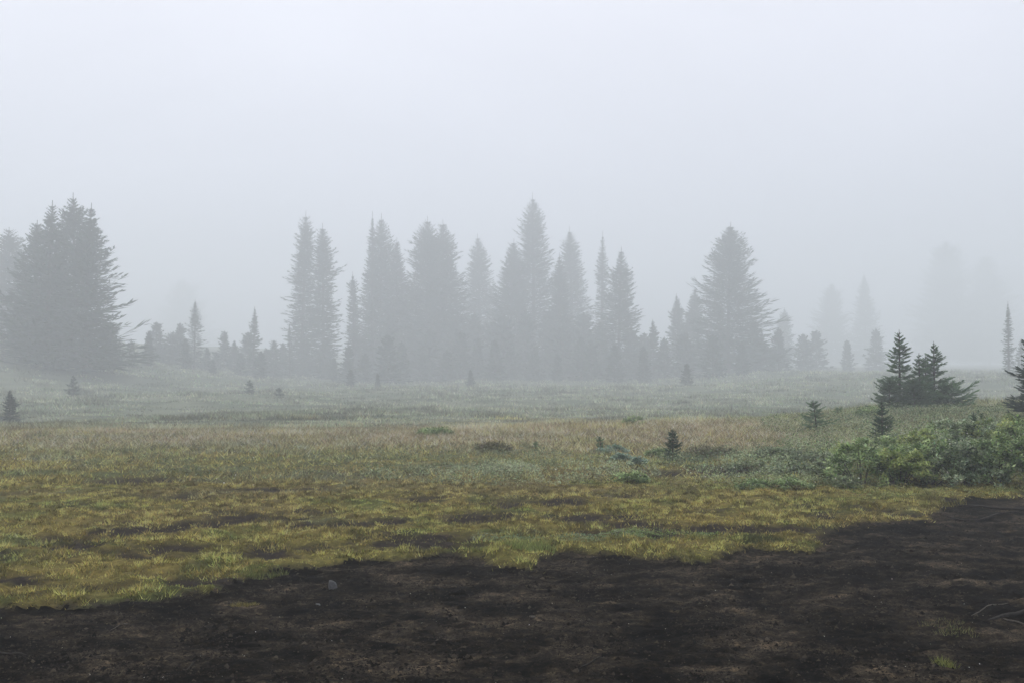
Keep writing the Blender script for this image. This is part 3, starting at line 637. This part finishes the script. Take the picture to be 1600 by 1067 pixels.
def tuft(name, px, row, n, r, h, w, c, label, seed, cat='grass tuft', lean=.8):
    g = np.random.default_rng(seed); x0, y0 = flat(px, row, -.05); a = g.uniform(0, 6.28, n); q = np.sqrt(g.uniform(0, 1, n)) * r
    x = x0 + np.cos(a) * q * 1.6; y = y0 + np.sin(a) * q; v, cc = blades(x, y, h * g.uniform(.5, 1.3, n), w * g.uniform(.7, 1.3, n), lean, np.tile(c, (n, 1)), g, jitter=.45)
    z0 = gz(x0, y0); o = link(name, mesh_np(name, v - np.array((x0, y0, z0)), tri_faces(len(v)), M_GRASS, cc), loc=(x0, y0, z0)); tag(o, label, cat); return o
tuft('grass_tuft', 830, 866, 650, .15, .075, .007, (.25, .31, .10), 'bright green grass tuft spilling over the trail edge at centre', 1)
tuft('grass_tuft', 380, 945, 500, .07, .02, .006, (.17, .15, .05), 'small yellow mossy tuft in the soil left of the grey stone', 2)
tuft('grass_tuft', 405, 900, 700, .15, .035, .007, (.12, .15, .045), 'green turf island at the trail edge left of the grey stone', 3)
tuft('grass_tuft', 1472, 978, 160, .10, .022, .004, (.12, .13, .05), 'sparse green sprig on the trail at lower right, upper left of its row', 4)
tuft('grass_tuft', 1495, 993, 200, .09, .028, .004, (.15, .16, .06), 'sparse green sprig on the trail at lower right, lower right of its row', 5)
tuft('grass_tuft', 1477, 1046, 200, .04, .040, .0045, (.17, .20, .05), 'yellow green sprig near the bottom right corner of the trail', 6)
tuft('grass_tuft', 1192, 850, 600, .13, .05, .006, (.05, .065, .03), 'dark tussock on the trail edge right of centre', 7)
tuft('grass_tuft', 1470, 786, 500, .22, .05, .007, (.17, .16, .05), 'tuft of dry turf where the trail narrows at right', 8)

def litter():
    """crumbs of soil, needles and pale flecks on the trail"""
    g = np.random.default_rng(55); n = 190000; y = 4.8 + 9.5 * g.uniform(0, 1, n) ** 1.4; x = g.uniform(-1, 1, n) * (.55 * y + .5); k = trail_amt(x, y) > -.05; x, y = x[k], y[k]
    k = g.uniform(0, 1, len(x)) < .25 + .75 * ss(fbm(x * 2.5, y * 2.5, 15, 3), .4, .62); x, y = x[k], y[k]; n = len(x)
    s = (g.uniform(.0035, .010, n) * (1 + 1.6 * (g.uniform(0, 1, n) > .95)))[:, None]
    base = np.array([(1, 0, 0), (-.5, .87, 0), (-.5, -.87, 0), (.1, .1, 1.1)]); a = g.uniform(0, 6.28, n); ca, sa = np.cos(a), np.sin(a)
    P = np.stack([x, y, ground(x, y)], 1); V = np.empty((n, 4, 3))
    for i, b in enumerate(base):
        j = g.uniform(.6, 1.4, (n, 1)); V[:, i] = P + s * j * np.stack([ca * b[0] - sa * b[1], sa * b[0] + ca * b[1], np.full(n, b[2] * .7)], 1)
    i4 = np.arange(n)[:, None] * 4; F3 = np.concatenate([i4 + np.array(t) for t in ((0, 1, 3), (1, 2, 3), (2, 0, 3))])
    o = link('soil_crumbs', mesh_np('soil_crumbs', V.reshape(-1, 3), F3, M_CRUMB, np.repeat(vmix((.004, .0035, .0025), (.06, .049, .036), g.uniform(0, 1, n) ** 3.5), 4, 0))); tag(o, 'crumbs and clods of dark soil littering the trail', 'soil', kind='stuff')
    n = 520; y = g.uniform(4.9, 13, n); x = g.uniform(-1, 1, n) * (.55 * y); k = trail_amt(x, y) > .05; x, y = x[k], y[k]
    v, c = leaf_quads(np.stack([x, y, ground(x, y) + .004], 1), g.uniform(.005, .013, len(x)), vmix((.20, .17, .12), (.6, .6, .55), g.uniform(0, 1, len(x)) ** 2.5), g, .7, .6)
    o = link('pale_flecks', mesh_np('pale_flecks', v, quad_faces(len(v)), M_GRASS, c)); tag(o, 'pale bits of leaf and straw flecking the dark trail', 'litter', kind='stuff')
    # matted brown roots and dead blades in the bare patches and along the worn rim
    n = 60000; x, y = scatter(g, n, 6.4, 17); b = bare_amt(x, y); ta = trail_amt(x, y); k = (g.uniform(0, 1, n) < b * .8) & (ta < .35) & ((ta < 0) | (g.uniform(0, 1, n) < .35)); x, y = x[k], y[k]
    v, c = blades(x, y, g.uniform(.008, .03, len(x)), np.full(len(x), .006), 1.8, vmix((.04, .03, .02), (.13, .11, .045), g.uniform(0, 1, len(x))), g, tipmix=.05)
    o = link('dead_thatch', mesh_np('dead_thatch', v, tri_faces(len(v)), M_GRASS, c)); tag(o, 'dead brown thatch in the bare spots of the turf and along its worn rim', 'dead grass', kind='stuff')
litter()

# ------------------------------------------------------------------ the fog
def make_haze():
    me = bpy.data.meshes.new('haze'); x, y0, y1, z0, z1 = 595, -75, 595, -8, 62
    v = [(sx * x, y, z) for z in (z0, z1) for y in (y0, y1) for sx in (-1, 1)]
    me.from_pydata(v, [], [(0, 2, 3, 1), (4, 5, 7, 6), (0, 1, 5, 4), (2, 6, 7, 3), (0, 4, 6, 2), (1, 3, 7, 5)])
    m = bpy.data.materials.new('mist'); m.use_nodes = True; t = m.node_tree; t.nodes.clear()
    o = t.nodes.new('ShaderNodeOutputMaterial'); p = t.nodes.new('ShaderNodeVolumePrincipled')
    p.inputs['Color'].default_value = (.935, .978, 1.0, 1); p.inputs['Density'].default_value = HAZE_DENSITY; p.inputs['Anisotropy'].default_value = 0.3
    t.links.new(p.outputs[0], o.inputs['Volume']); me.materials.append(m)
    h = link('haze', me); tag(h, 'pale mist filling the whole meadow and hiding the far trees', 'mist', kind='stuff')
make_haze()
